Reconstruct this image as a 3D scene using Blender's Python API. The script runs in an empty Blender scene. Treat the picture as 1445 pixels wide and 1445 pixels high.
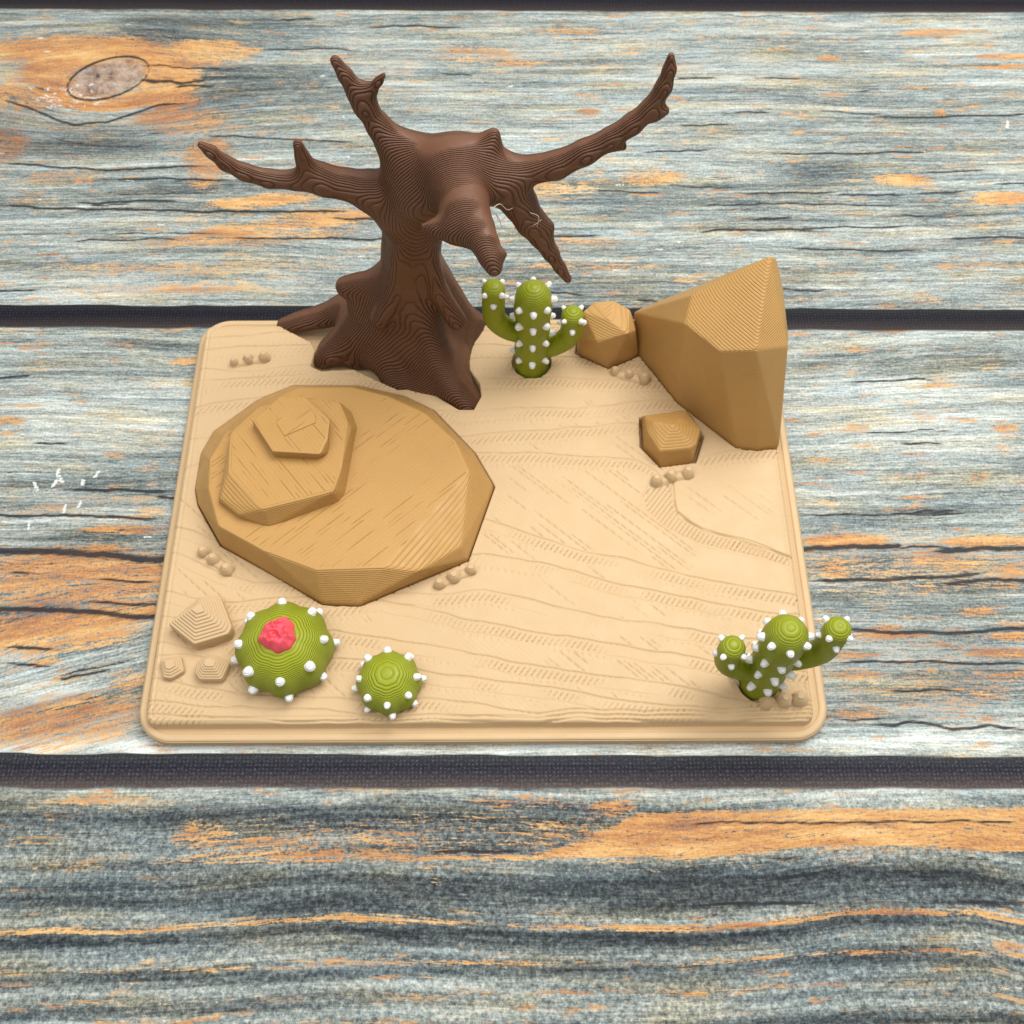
import bpy, bmesh, math, random
import numpy as np
from mathutils import Vector, Matrix

random.seed(7)
rng = np.random.default_rng(11)
S = 0.01                       # all shapes are written in centimetres
scene = bpy.context.scene
COL = scene.collection

# ------------------------------------------------------------------ camera
CF, CTH, CH, CX, CY, CYAW = 1540.5, 1.0752065, 24.772, .62695, -13.33396, -.0048452
_c, _s = math.cos(CYAW), math.sin(CYAW)
def _yaw(v): return np.array([_c*v[0]-_s*v[1], _s*v[0]+_c*v[1], v[2]])
FW = _yaw((0, math.cos(CTH), -math.sin(CTH)))
UP = _yaw((0, math.sin(CTH), math.cos(CTH)))
RT = _yaw((1., 0, 0))
CAM = np.array([CX, CY, CH])
def at(px, py, z=.62):         # photo pixel -> point (cm) on the level z
    d = FW + RT*(px-722.5)/CF - UP*(py-722.5)/CF
    return CAM + d*((z-CH)/d[2])
def atY(px, py, Y):            # photo pixel -> point (cm) on the upright plane y = Y
    d = FW + RT*(px-722.5)/CF - UP*(py-722.5)/CF
    return CAM + d*((Y-CY)/d[1])
def depth(p): return float((np.asarray(p)-CAM) @ FW)

cam = bpy.data.cameras.new('camera')
cam.sensor_fit = 'HORIZONTAL'; cam.sensor_width = 36
cam.lens = 36*CF/1445
cam.clip_start = .005; cam.clip_end = 50
co = bpy.data.objects.new('camera', cam); COL.objects.link(co)
m = Matrix((Vector(RT), Vector(UP), Vector(-FW))).transposed().to_4x4()
m.translation = Vector(CAM*S)
co.matrix_world = m
cam.dof.use_dof = True; cam.dof.focus_distance = 24.5*S; cam.dof.aperture_fstop = 40
scene.camera = co

# ------------------------------------------------------------------ node helpers
class NT:
    def __init__(s, name):
        s.m = bpy.data.materials.new(name); s.m.use_nodes = True
        s.t = s.m.node_tree; s.t.nodes.clear()
        s.out = s.t.nodes.new('ShaderNodeOutputMaterial')
        s.b = s.t.nodes.new('ShaderNodeBsdfPrincipled')
        s.link(s.b.outputs[0], s.out.inputs[0])
    def link(s, a, b): s.t.links.new(a, b)
    def n(s, kind, **kw):
        nd = s.t.nodes.new('ShaderNode'+kind)
        for k, v in kw.items(): setattr(nd, k, v)
        return nd
    def put(s, sock, v):
        if isinstance(v, bpy.types.NodeSocket): s.link(v, sock)
        elif v is not None: sock.default_value = v
    def math(s, op, a, b=None, c=None, clamp=False):
        nd = s.n('Math', operation=op); nd.use_clamp = clamp
        for i, v in enumerate((a, b, c)):
            if v is not None: s.put(nd.inputs[i], v)
        return nd.outputs[0]
    def vmath(s, op, a, b=None):
        nd = s.n('VectorMath', operation=op)
        s.put(nd.inputs[0], a)
        if b is not None: s.put(nd.inputs[1], b)
        return nd.outputs['Value'] if op == 'DOT_PRODUCT' else nd.outputs[0]
    def pos(s, k=1.0):         # position in cm, times k
        return s.vmath('MULTIPLY', s.n('NewGeometry').outputs['Position'], (100*k,)*3)
    def noise(s, vec, scale=1, detail=3, rough=.5, dim='3D'):
        nd = s.n('TexNoise', noise_dimensions=dim)
        s.put(nd.inputs['Vector'], vec); nd.inputs['Scale'].default_value = scale
        nd.inputs['Detail'].default_value = detail; nd.inputs['Roughness'].default_value = rough
        return nd.outputs['Fac']
    def rng(s, v, a, b, c=0., d=1., smooth=True):
        nd = s.n('MapRange', interpolation_type='SMOOTHSTEP' if smooth else 'LINEAR')
        s.put(nd.inputs['Value'], v)
        for k, x in zip(('From Min', 'From Max', 'To Min', 'To Max'), (a, b, c, d)): s.put(nd.inputs[k], x)
        return nd.outputs['Result']
    def mix(s, f, a, b, blend='MIX'):
        nd = s.n('Mix', data_type='RGBA', blend_type=blend)
        s.put(nd.inputs['Factor'], f)
        for i, v in ((6, a), (7, b)):
            if isinstance(v, tuple): v = (*v, 1.)
            s.put(nd.inputs[i], v)
        return nd.outputs[2]
    def ramp(s, f, stops):
        nd = s.n('ValToRGB'); s.put(nd.inputs[0], f)
        e = nd.color_ramp.elements
        while len(e) < len(stops): e.new(.5)
        for el, (p, c) in zip(e, stops): el.position = p; el.color = (*c, 1)
        return nd.outputs[0]
    def bump(s, h, dist, strength=1., normal=None):
        nd = s.n('Bump'); s.put(nd.inputs['Height'], h)
        nd.inputs['Distance'].default_value = dist*S; nd.inputs['Strength'].default_value = strength
        if normal is not None: s.link(normal, nd.inputs['Normal'])
        return nd.outputs[0]

def printed(name, colour, axis=(0, 0, 1), layer=.04, depth_=.012, rough=.5, wob=.0, hatch=None, var=.08, spec=.35, sharp=True, facing=None):
    """layered plastic: rounded beads stacked along axis, a little uneven in colour"""
    t = NT(name)
    p = t.pos()
    d = t.vmath('DOT_PRODUCT', p, tuple(Vector(axis).normalized()))
    if wob: d = t.math('ADD', d, t.math('MULTIPLY', t.noise(p, 1.3, 2), wob))
    f = t.math('FRACT', t.math('DIVIDE', d, layer))
    c = t.math('MULTIPLY_ADD', f, 2., -1.)
    c2 = t.math('MULTIPLY', c, c)
    h = t.math('SUBTRACT', 1., t.math('MULTIPLY', c2, c2 if sharp else 1.))
    if sharp: h = t.math('ADD', h, t.math('MULTIPLY', t.math('SUBTRACT', 1., c2), .35))
    irr = t.rng(t.noise(p, .9, 3), .3, .7, .5, 1.)
    h = t.math('MULTIPLY', h, irr)
    if facing:
        nd = t.math('ABSOLUTE', t.vmath('DOT_PRODUCT', t.n('NewGeometry').outputs['True Normal'], tuple(Vector(axis).normalized())))
        h = t.math('MULTIPLY', h, t.rng(nd, *facing))
    nrm = t.bump(h, depth_)
    if hatch:                  # long thin gaps between the strands of level tops
        dx, dy, sp, dep, lo_ = hatch
        q = t.math('DIVIDE', t.vmath('DOT_PRODUCT', p, (-dy, dx, 0)), sp)
        al = t.vmath('DOT_PRODUCT', p, (dx, dy, 0))
        g = t.math('ABSOLUTE', t.math('SUBTRACT', t.math('FRACT', q), .5))
        g = t.rng(g, .36, .48, 0., 1.)
        cv = t.n('CombineXYZ'); t.put(cv.inputs[0], t.math('MULTIPLY', t.math('FLOOR', t.math('ADD', q, .5)), 3.7)); t.put(cv.inputs[1], t.math('MULTIPLY', al, .75))
        gate = t.math('MULTIPLY', t.rng(t.noise(cv.outputs[0], 1., 1), .53, .60), t.rng(t.noise(p, .55, 2), .38, .55))
        sn = t.n('SeparateXYZ'); t.link(t.n('NewGeometry').outputs['True Normal'], sn.inputs[0])
        flat_ = t.rng(sn.outputs[2], .985, .996)
        g = t.math('MULTIPLY', g, t.math('MULTIPLY', flat_, t.math('ADD', t.math('MULTIPLY', gate, 1-lo_), lo_)))
        nrm = t.bump(t.math('SUBTRACT', 0., g), dep, 1., nrm)
    nrm = t.bump(t.noise(p, 38, 2), .004, .6, nrm)
    col = t.mix(t.noise(p, .7, 4), tuple(x*(1-var) for x in colour), tuple(min(1, x*(1+var)) for x in colour))
    col = t.mix(t.math('MULTIPLY', t.rng(t.noise(p, 16, 3, .6), .52, .75), .12), col, tuple(min(1., x*1.25+.02) for x in colour))
    t.put(t.b.inputs['Base Color'], col)
    t.put(t.b.inputs['Roughness'], t.rng(t.noise(p, 2.2, 3), .3, .7, rough-.07, rough+.1))
    t.b.inputs['Specular IOR Level'].default_value = spec
    t.link(nrm, t.b.inputs['Normal'])
    return t.m

BEIGE = (.60, .424, .234)
TAN = (.505, .285, .088)
M_rim = printed('rim_plastic', BEIGE, layer=.06, depth_=.012, rough=.5)
M_sand = printed('sand_plastic', BEIGE, layer=.02, depth_=.0015, rough=.55, var=.05)
M_stone = printed('stone_plastic', tuple(x*.96 for x in BEIGE), layer=.05, depth_=.004, rough=.55)
M_rock = printed('rock_plastic', TAN, layer=.042, depth_=.011, rough=.42, hatch=(.74, .67, .095, .016, .15))
M_rock2 = printed('rock_plastic_crossed', TAN, layer=.042, depth_=.011, rough=.42, hatch=(.62, -.78, .095, .016, .2))
M_tree = printed('bark_plastic', (.138, .060, .031), axis=(.06, -1., .03), layer=.040, depth_=.052, rough=.5, wob=.05, var=.10, spec=.35, facing=(.14, .42))
M_green = printed('green_plastic', (.262, .300, .006), layer=.045, depth_=.013, rough=.38, wob=.02)
M_dome = printed('green_dome_plastic', (.285, .325, .010), layer=.034, depth_=.018, rough=.4, wob=.02)
M_white = printed('white_plastic', (.84, .84, .82), layer=.05, depth_=.01, rough=.4, var=.02)
M_pink = printed('pink_plastic', (.95, .10, .14), layer=.06, depth_=.008, rough=.45, var=.12)
t = NT('filament_thread'); t.b.inputs['Base Color'].default_value = (.62, .5, .4, 1); t.b.inputs['Roughness'].default_value = .3; M_hair = t.m
t = NT('clear_glue'); t.b.inputs['Base Color'].default_value = (.95, .93, .85, 1); t.b.inputs['Roughness'].default_value = .06
t.b.inputs['Transmission Weight'].default_value = .9; M_glue = t.m

# ------------------------------------------------------------------ object helpers
def thing(name, label, cat, loc, group=None, rz=0.):
    o = bpy.data.objects.new(name, None); COL.objects.link(o)
    o.empty_display_size = .01
    o.location = Vector(loc)*S; o.rotation_euler = (0, 0, rz)
    o['label'] = label; o['category'] = cat
    if group: o['group'] = group
    o['_loc'] = [float(x) for x in loc]
    return o
def link_mesh(name, me, mat, parent=None):
    o = bpy.data.objects.new(name, me); COL.objects.link(o)
    if mat and not me.materials: me.materials.append(mat)
    if parent is not None: o.parent = parent
    return o
def mesh(name, V, F, mat, parent=None, smooth=True, normals=None, root=None):
    """V in world cm; stored relative to the thing it belongs to"""
    V = np.asarray(V, np.float64)
    r = root if root is not None else parent
    if r is not None: V = V - np.array(r['_loc'])
    me = bpy.data.meshes.new(name)
    F = np.asarray(F) if isinstance(F, np.ndarray) else F
    if isinstance(F, np.ndarray):
        n, k = F.shape
        me.vertices.add(len(V)); me.vertices.foreach_set('co', (V*S).astype(np.float32).ravel())
        me.loops.add(n*k); me.loops.foreach_set('vertex_index', F.astype(np.int32).ravel())
        me.polygons.add(n); me.polygons.foreach_set('loop_start', np.arange(0, n*k, k, dtype=np.int32))
        me.update(calc_edges=True); me.validate()
    else:
        me.from_pydata([tuple(v) for v in V*S], [], F)
    me.polygons.foreach_set('use_smooth', [smooth]*len(me.polygons))
    if normals is not None: me.normals_split_custom_set_from_vertices([tuple(x) for x in normals])
    me.update()
    return link_mesh(name, me, mat, parent)
def hull(name, pts, mat, parent, bevel=.05, root=None):
    """cut-stone solid: convex hull of points, flat facets merged, edges softened"""
    base = np.array((root or parent)['_loc'])
    bm = bmesh.new()
    for p in pts: bm.verts.new(Vector((np.asarray(p)-base)*S))
    r = bmesh.ops.convex_hull(bm, input=bm.verts[:])
    bmesh.ops.delete(bm, geom=[g for g in set(r['geom_interior']+r['geom_unused']) if isinstance(g, bmesh.types.BMVert)], context='VERTS')
    bmesh.ops.dissolve_limit(bm, angle_limit=math.radians(7), verts=bm.verts[:], edges=bm.edges[:])
    if bevel:
        bmesh.ops.bevel(bm, geom=bm.edges[:], offset=bevel*S, segments=2, profile=.6, affect='EDGES', clamp_overlap=True)
    bmesh.ops.recalc_face_normals(bm, faces=bm.faces[:])
    me = bpy.data.meshes.new(name); bm.to_mesh(me); bm.free()
    for p in me.polygons: p.use_smooth = False
    return link_mesh(name, me, mat, parent)

# ------------------------------------------------------------------ numpy noise
def vnoise(x, y, seed=0):
    r = np.random.default_rng(seed); n = 256
    L = r.random((n, n)).astype(np.float32)
    xi = np.floor(x).astype(int); yi = np.floor(y).astype(int)
    fx = x-xi; fy = y-yi; fx = fx*fx*(3-2*fx); fy = fy*fy*(3-2*fy)
    a = L[xi % n, yi % n]; b = L[(xi+1) % n, yi % n]; c = L[xi % n, (yi+1) % n]; d = L[(xi+1) % n, (yi+1) % n]
    return (a*(1-fx)+b*fx)*(1-fy)+(c*(1-fx)+d*fx)*fy
def fbm(x, y, seed=0, octv=3):
    o = 0; a = .5; t = 0
    for k in range(octv):
        o = o+a*vnoise(x*2**k, y*2**k, seed+k); t += a; a *= .5
    return o/t
def sst(v, a, b):
    t_ = np.clip((v-a)/(b-a), 0, 1); return t_*t_*(3-2*t_)
def seg_dist(X, Y, P):
    d = np.full(X.shape, 9., np.float32)
    for (x0, y0), (x1, y1) in zip(P[:-1], P[1:]):
        vx, vy = x1-x0, y1-y0; L = vx*vx+vy*vy+1e-9
        tt = np.clip(((X-x0)*vx+(Y-y0)*vy)/L, 0, 1)
        d = np.minimum(d, np.hypot(X-x0-tt*vx, Y-y0-tt*vy))
    return d
def poly_sd(X, Y, P):          # signed distance to a polygon, negative inside
    P = [tuple(p) for p in P]
    d = seg_dist(X, Y, P+[P[0]])
    ins = np.zeros(X.shape, bool)
    for (x0, y0), (x1, y1) in zip(P, P[1:]+[P[0]]):
        c = ((y0 > Y) != (y1 > Y)) & (X < (x1-x0)*(Y-y0)/((y1-y0) if y1 != y0 else 1e-9)+x0)
        ins ^= c
    return np.where(ins, -d, d)
def grid_faces(nx, ny):
    i = np.arange(nx*ny).reshape(nx, ny)
    return np.stack([i[:-1, :-1], i[1:, :-1], i[1:, 1:], i[:-1, 1:]], -1).reshape(-1, 4)

# ================================================================== TABLE
def build_table():
    step = .07; stepy = .045
    xs = np.concatenate([[-90, -60, -40, -30], np.arange(-21, 22.5, step), [30, 40, 60, 90]])
    ys = np.concatenate([[-60, -40, -25, -17], np.arange(-12.6, 21.2, stepy), [24, 32, 48, 70]])
    X, Y = np.meshgrid(xs, ys, indexing='ij')
    X = X.astype(np.float32); Y = Y.astype(np.float32)
    def P(px, py): return tuple(at(px, py, 0)[:2])
    def line(L): return [P(*q) for q in L]
    def yline(L):              # y of a traced line at every x
        q = np.array(line(L)); return np.interp(X, q[:, 0], q[:, 1])
    # --- planks: printed dark joints
    joints = []
    for top, bot in (([(0, -14), (1445, -4)], [(0, 13), (1445, 18)]), ([(0, 430), (1445, 437)], [(0, 462), (1445, 467)]),
                     ([(0, 1063), (1445, 1068)], [(0, 1112), (1445, 1113)])):
        joints.append((yline(top), yline(bot)))
    gap = np.zeros_like(X); gapv = np.zeros_like(X)
    for a, b in joints:
        e = (vnoise(X*1.2, Y*0, 5)-.5)*.05
        so = .16 if top[0][1] > 1000 else .05
        g = sst(Y-(b+e), -so, so)*sst((a+e)-Y, -.05, .05)
        gap = np.maximum(gap, g); gapv = np.where(g > 0, (Y-b)/(a-b), gapv)
    plank = (Y < joints[1][0]).astype(int)+(Y < joints[2][0]).astype(int)   # 0 back, 1 middle, 2 front
    # --- how the grain runs
    warp = (fbm(X*.12, Y*.2, 21)-.5)*1.2*0.5
    kx, ky = P(153, 110)
    r2 = ((X-kx)/3.4)**2+((Y-ky)/2.2)**2
    warp = warp-(Y-ky)*.85*np.exp(-r2)*np.where(Y > ky, .8, 1.)
    mid = np.interp(X, [P(0, 900)[0], P(230, 900)[0], P(420, 900)[0]], [1.1, 0, 0])
    warp = warp+np.where(plank == 1, mid*sst(-Y, 1., 4.5), 0)
    ref = np.array(line([(-300, 1320), (0, 1318), (200, 1315), (350, 1305), (480, 1298), (640, 1303), (800, 1311), (960, 1312), (1110, 1302), (1200, 1290), (1370, 1288), (1445, 1303), (1700, 1315)]))
    bend = np.interp(X, ref[:, 0], ref[:, 1])-np.mean(ref[:, 1])
    warp = np.where(plank == 2, -bend+(fbm(X*.3, Y*.5, 22)-.5)*.15, warp)
    # --- tone of the paint and wood; front plank also darkened for light falloff
    tone = np.select([plank == 0, plank == 1], [.56, .59], .475).astype(np.float32)
    tone = tone+(fbm(X*.11, (Y+warp)*.8, 31, 4)-.5)*.20+(fbm(X*.25, (Y+warp)*3.4, 33, 3)-.5)*.30
    orange = np.zeros_like(X); white = np.zeros_like(X)
    def box(x0, x1, y0, y1, sx=.55, sy=.09):
        (ax, ay), (bx, by) = P((x0+x1)/2, y1), P((x0+x1)/2, y0)
        cx0, cx1 = P(x0, (y0+y1)/2)[0], P(x1, (y0+y1)/2)[0]
        wob = (fbm(X*.9, Y*.3, int(x0+y0) % 97, 2)-.5)*.25
        return sst(X, cx0-sx, cx0+sx)*sst(-X, -cx1-sx, -cx1+sx)*sst(Y+wob, ay-sy, ay+sy)*sst(-Y-wob, -by-sy, -by+sy)
    for (x0, x1, y0, y1, k) in TONES: tone += k*box(x0, x1, y0, y1, 1.2, .2)
    for (x0, x1, y0, y1, k) in ORANGE:
        (cx, cy) = P((x0+x1)/2, (y0+y1)/2); a = (P(x1, (y0+y1)/2)[0]-P(x0, (y0+y1)/2)[0])/2; b = (P(x0, y0)[1]-P(x0, y1)[1])/2
        tilt = .0
        if plank[np.searchsorted(xs, np.clip(cx, -20, 20)), np.searchsorted(ys, cy)] == 1 and cx < 0 and cy < -2.5: tilt = .10
        if x0 > 150 and x1 < 560 and 265 < y0 < 350: tilt = .09
        wob = (fbm(X*.8, Y*.2, int(x0+y0) % 97, 2)-.5)*.3
        e = ((X-cx)/(a*1.12))**2+((Y+wob*min(1, b*2)-cy-tilt*(X-cx))/(b*1.3+.03))**2
        orange = np.maximum(orange, k*(1-sst(e, .08, 1.85)))
    # ring of bare wood round the knot
    ang = np.arctan2((Y-ky)/1.25, (X-kx)/2.4); rr = np.hypot((X-kx)/3.4, (Y-ky)/2.1)
    ring = sst(rr, .2, .4)*sst(-rr, -1.25, -.6)*(.5+.7*fbm(ang*1.4+9, rr*2.5, 41, 2))
    ring *= np.where((ang > -2.6) & (ang < -.6) & (rr > .75), .35, 1.)
    orange = np.maximum(orange, 1.35*ring)
    orange *= .72+.48*fbm(X*.45, (Y+warp)*2.6, 35, 4)
    # front plank: thin bare streaks riding the grain, dark just below each
    for L, w, k in (([(-200, 1318), (0, 1318), (200, 1315), (350, 1305), (480, 1298), (640, 1303), (800, 1311), (960, 1312), (1110, 1302), (1200, 1290), (1370, 1288), (1445, 1303), (1700, 1310)], .16, .85),
                    ([(-200, 1376), (0, 1375), (300, 1368), (480, 1362), (650, 1360), (960, 1362), (1100, 1350), (1280, 1343), (1445, 1350), (1700, 1360)], .13, .62),
                    ([(-200, 1422), (0, 1420), (250, 1415), (480, 1408), (800, 1403), (960, 1400), (1100, 1393), (1250, 1386), (1445, 1394), (1700, 1400)], .10, .55),
                    ([(-200, 1470), (300, 1462), (600, 1443), (900, 1441), (1150, 1426), (1400, 1426), (1700, 1440)], .09, .5)):
        dy = Y-yline(L)-(fbm(X*.9, Y*0, int(w*1000), 3)-.5)*.1
        orange = np.maximum(orange, k*np.exp(-(np.maximum(-dy, 0)/(w*.35))**2-(np.maximum(dy, 0)/w)**2)*(.62+.7*fbm(X*.35, Y*0+3, int(w*977), 2)))
        tone += -.20*np.exp(-((dy+.17)/.13)**2)+.10*np.exp(-((dy-.30)/.18)**2)
    lo = yline([(-200, 1232), (200, 1224), (480, 1220), (880, 1213), (1000, 1212), (1080, 1204), (1150, 1198), (1300, 1198), (1400, 1205), (1700, 1212)])
    hi = yline([(-200, 1221), (200, 1214), (300, 1196), (480, 1196), (640, 1205), (760, 1203), (830, 1180), (900, 1146), (980, 1142), (1445, 1138), (1700, 1138)])
    orange = np.maximum(orange, .92*sst(Y-lo, -.06, .10)*sst(hi-Y, -.12, .12)*np.interp(X, [P(100, 1200)[0], P(330, 1200)[0], P(900, 1200)[0]], [.35, .72, 1.]))
    rust = (fbm(X*.35, (Y+warp)*1.6, 37, 3)-.5)*.5
    for (x0, x1, y0, y1, k) in ((180, 350, 140, 240, .22), (-40, 90, 150, 240, .25), (0, 240, 850, 880, .15), (0, 240, 985, 1045, .14), (1140, 1445, 885, 1015, .14), (780, 1100, 1150, 1200, .10), (20, 120, 90, 150, .12), (0, 240, 700, 840, .10)): rust += k*box(x0, x1, y0, y1, 1., .3)
    # --- cracks
    crack = np.full(X.shape, 1., np.float32)
    for L, w in CRACKS:
        q = line(L); d = seg_dist(X, Y+(fbm(X*1.5, Y*0, 51, 3)-.5)*.12, q)
        ends = np.minimum(np.abs(X-q[0][0]), np.abs(X-q[-1][0])) if w < 1.2 else 1.
        crack = np.minimum(crack, d/w+.05*(1-sst(ends, 0, .5)) if w < 1.2 else d/w)
    r = np.random.default_rng(5)
    for k in range(95):
        cx, cy = r.uniform(-19, 19), r.uniform(-6, 19.5); L_ = r.uniform(.4, 2.6)
        if plank[np.searchsorted(xs, cx), np.searchsorted(ys, cy)] == 1 and r.random() < .55: continue
        i0, i1 = np.searchsorted(xs, [cx-L_-.5, cx+L_+.5]); j0, j1 = np.searchsorted(ys, [cy-.6, cy+.6])
        sl = (slice(i0, i1), slice(j0, j1))
        if i1 <= i0 or j1 <= j0: continue
        w0 = warp[np.searchsorted(xs, cx), np.searchsorted(ys, cy)]
        yy = Y[sl]+(fbm(X[sl]*1.1, Y[sl]*0, 60+k, 3)-.5)*.22
        d = np.abs(yy+(warp[sl]-w0)*.8-cy)/r.uniform(.35, .8)+.16*sst(np.abs(X[sl]-cx), L_*.5, L_+.2)
        crack[sl] = np.minimum(crack[sl], d)
    ell = [(kx+1.36*math.cos(a)*math.cos(.5)-.92*math.sin(a)*math.sin(.5), ky+1.36*math.cos(a)*math.sin(.5)+.92*math.sin(a)*math.cos(.5)) for a in np.linspace(0, 2*math.pi, 40)]
    crack = np.minimum(crack, seg_dist(X, Y, ell)/(.25+1.0*fbm(X*.8, Y*.8, 55, 3)).astype(np.float32))
    kn = sst(-poly_sd(X, Y, ell), -.05, .25)
    crack = np.minimum(crack, np.hypot((X-P(138, 108)[0])/1.0, (Y-P(138, 108)[1])/2.2)*.7+.02)
    # --- pale flecks of old paint, lint
    for k in range(45):
        cx, cy = P(r.normal(92, 24), r.normal(135, 11)); white = np.maximum(white, .50*sst(-np.hypot((X-cx)/r.uniform(.9, 2.6), Y-cy), -.2, -.02))
    for k in range(36):
        px, py = r.uniform(0, 1445), r.uniform(20, 420) if r.random() < .75 else r.uniform(470, 1060)
        cx, cy = P(px, py); i, j = np.searchsorted(xs, cx), np.searchsorted(ys, cy)
        sl = (slice(max(i-12, 0), i+12), slice(max(j-5, 0), j+5))
        white[sl] = np.maximum(white[sl], .55*sst(-np.hypot((X[sl]-cx)/r.uniform(1., 5.), Y[sl]-cy), -.1, -.02))
    for px, py, dx, dy in ((80, 672, 3, -10), (74, 686, 6, -8), (88, 680, -4, -8), (53, 690, -5, -9), (116, 684, 2, -7), (134, 673, 5, -7), (90, 722, 2, -9), (110, 716, 4, -8), (40, 746, 1, -8), (540, 178, 3, -8), (1421, 180, 1, -9), (136, 1110, 5, -8)):
        white = np.maximum(white, .72*sst(-seg_dist(X, Y, [P(px, py), P(px+dx, py+dy)]), -.11, -.01))
    tone = np.clip(tone, 0, 1)
    V = np.stack([X, Y, np.zeros_like(X)], -1).reshape(-1, 3)
    o = mesh('table_top', V, grid_faces(len(xs), len(ys)), None, smooth=True)
    o['kind'] = 'structure'; o['label'] = 'weathered grey blue wood plank tabletop with orange bare streaks and dark joints'
    me = o.data
    for nm, ch in (('paint', (tone, orange, np.clip(crack, 0, 1), white)), ('grain', (gap, gapv, warp*.1+.5, kn)), ('tint', (rust+.5, (plank > 0)*sst(-Y, 5., 6.), tone, tone))):
        a = me.color_attributes.new(nm, 'FLOAT_COLOR', 'POINT')
        a.data.foreach_set('color', np.stack(ch, -1).astype(np.float32).ravel())
    # --- material
    t = NT('weathered_planks')
    def attr(nm):
        a = t.n('Attribute', attribute_name=nm); s = t.n('SeparateColor'); t.link(a.outputs['Color'], s.inputs[0])
        return (*s.outputs, a.outputs['Alpha'])
    tone_, or_, cr_, wh_ = attr('paint'); gap_, gv_, wp_, kn_ = attr('grain'); rust_, front_ = attr('tint')[:2]
    p = t.pos(); sx = t.n('SeparateXYZ'); t.link(p, sx.inputs[0])
    w = t.math('MULTIPLY_ADD', wp_, 10., -5.)
    y = t.math('ADD', sx.outputs[1], w)
    def gr(kx_, ky_, det, ro=.6, z=0.):
        c = t.n('CombineXYZ'); t.put(c.inputs[0], t.math('MULTIPLY', sx.outputs[0], kx_)); t.put(c.inputs[1], t.math('MULTIPLY', y, ky_)); c.inputs[2].default_value = z
        return t.noise(c.outputs[0], 1., det, ro)
    n1 = gr(.20, 3.4, 4, .6); n2 = gr(.95, 12., 4, .65, 4.); n3 = gr(3.6, 24., 4, .7, 9.); n4 = gr(.16, 7.5, 4, .65, 14.)
    fine = t.noise(p, 15, 3, .75)
    def sub(n_, k): return t.math('MULTIPLY', t.math('SUBTRACT', n_, .5), k)
    soft = t.rng(sx.outputs[1], -6., -8., 0., 1.)
    T = t.math('ADD', tone_, sub(n1, .40))
    T = t.math('ADD', T, t.math('MULTIPLY', sub(t.noise(p, 7., 4, .75), 1.1), soft))
    keep = t.math('MULTIPLY_ADD', soft, -.55, 1.)
    for n_, k in ((n2, .66), (n3, .80), (n4, .62), (fine, .66)): T = t.math('ADD', T, t.math('MULTIPLY', sub(n_, k), keep) if n_ in (n2, n3) else sub(n_, k))
    base = t.ramp(T, [(.05, (.018, .021, .024)), (.25, (.060, .073, .078)), (.42, (.140, .166, .165)), (.57, (.265, .30, .282)), (.75, (.47, .51, .475)), (.97, (.76, .80, .76))])
    hue = gr(.35, 1.6, 3, .5, 31.)
    base = t.mix(t.rng(hue, .5, .68, 0., .55), base, t.mix(1., base, (1.22, 1.0, .70), 'MULTIPLY'))
    base = t.mix(t.rng(hue, .48, .34, 0., .6), base, t.mix(1., base, (.88, .98, 1.08), 'MULTIPLY'))
    # small scattered bare spots
    sp = t.math('ADD', t.math('MULTIPLY', gr(.75, 4.2, 4, .62, 21.), .72), t.math('MULTIPLY', n3, .28))
    spots = t.rng(sp, .555, .63, 0., .8)
    oo = t.math('ADD', t.math('MULTIPLY', or_, .82), t.math('ADD', sub(n2, 1.15), t.math('ADD', sub(n3, 1.25), sub(fine, .6))))
    om = t.math('MAXIMUM', t.rng(oo, .42, .66, 0., .93), t.math('MULTIPLY', spots, t.rng(tone_, .3, .5)))
    ocol = t.ramp(t.math('ADD', t.math('MULTIPLY', gr(.5, 4.5, 4, .65, 41.), .55), t.math('ADD', t.math('MULTIPLY', t.math('ADD', n3, fine), .30), t.math('MULTIPLY_ADD', rust_, -.42, .17))),
                  [(.28, (.13, .065, .045)), (.41, (.36, .155, .072)), (.52, (.56, .275, .095)), (.63, (.70, .43, .17)), (.78, (.80, .63, .38))])
    col = t.mix(om, base, ocol)
    kcol = t.ramp(t.math('ADD', t.math('MULTIPLY', t.noise(p, 2.2, 5, .72), .75), t.math('MULTIPLY', fine, .25)), [(.33, (.05, .035, .03)), (.43, (.22, .13, .095)), (.52, (.40, .27, .19)), (.60, (.47, .37, .30)), (.68, (.78, .75, .70))])
    col = t.mix(t.math('MULTIPLY', kn_, .85), col, kcol)
    wm = t.rng(t.math('ADD', wh_, t.math('ADD', sub(fine, .8), sub(n3, .7))), .42, .62)
    col = t.mix(wm, col, t.mix(fine, (.50, .56, .54), (.86, .87, .83)))
    cm_ = t.rng(t.math('ADD', cr_, sub(n3, .10)), .028, .085, 1., 0.)
    halo = t.rng(t.math('ADD', cr_, sub(n2, .16)), .02, .16, .38, 0.)
    col = t.mix(halo, col, t.mix(1., col, (.42, .40, .40), 'MULTIPLY'))
    col = t.mix(t.math('MULTIPLY', cm_, .92), col, (.024, .024, .028))
    thread = t.n('TexWave'); thread.wave_type = 'BANDS'; t.link(p, thread.inputs['Vector']); thread.inputs['Scale'].default_value = 3.4
    thread2 = t.n('TexWave'); thread2.wave_type = 'BANDS'; thread2.bands_direction = 'Y'; t.link(p, thread2.inputs['Vector']); thread2.inputs['Scale'].default_value = 3.4
    weave = t.math('MULTIPLY', thread.outputs['Fac'], thread2.outputs['Fac'])
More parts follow.
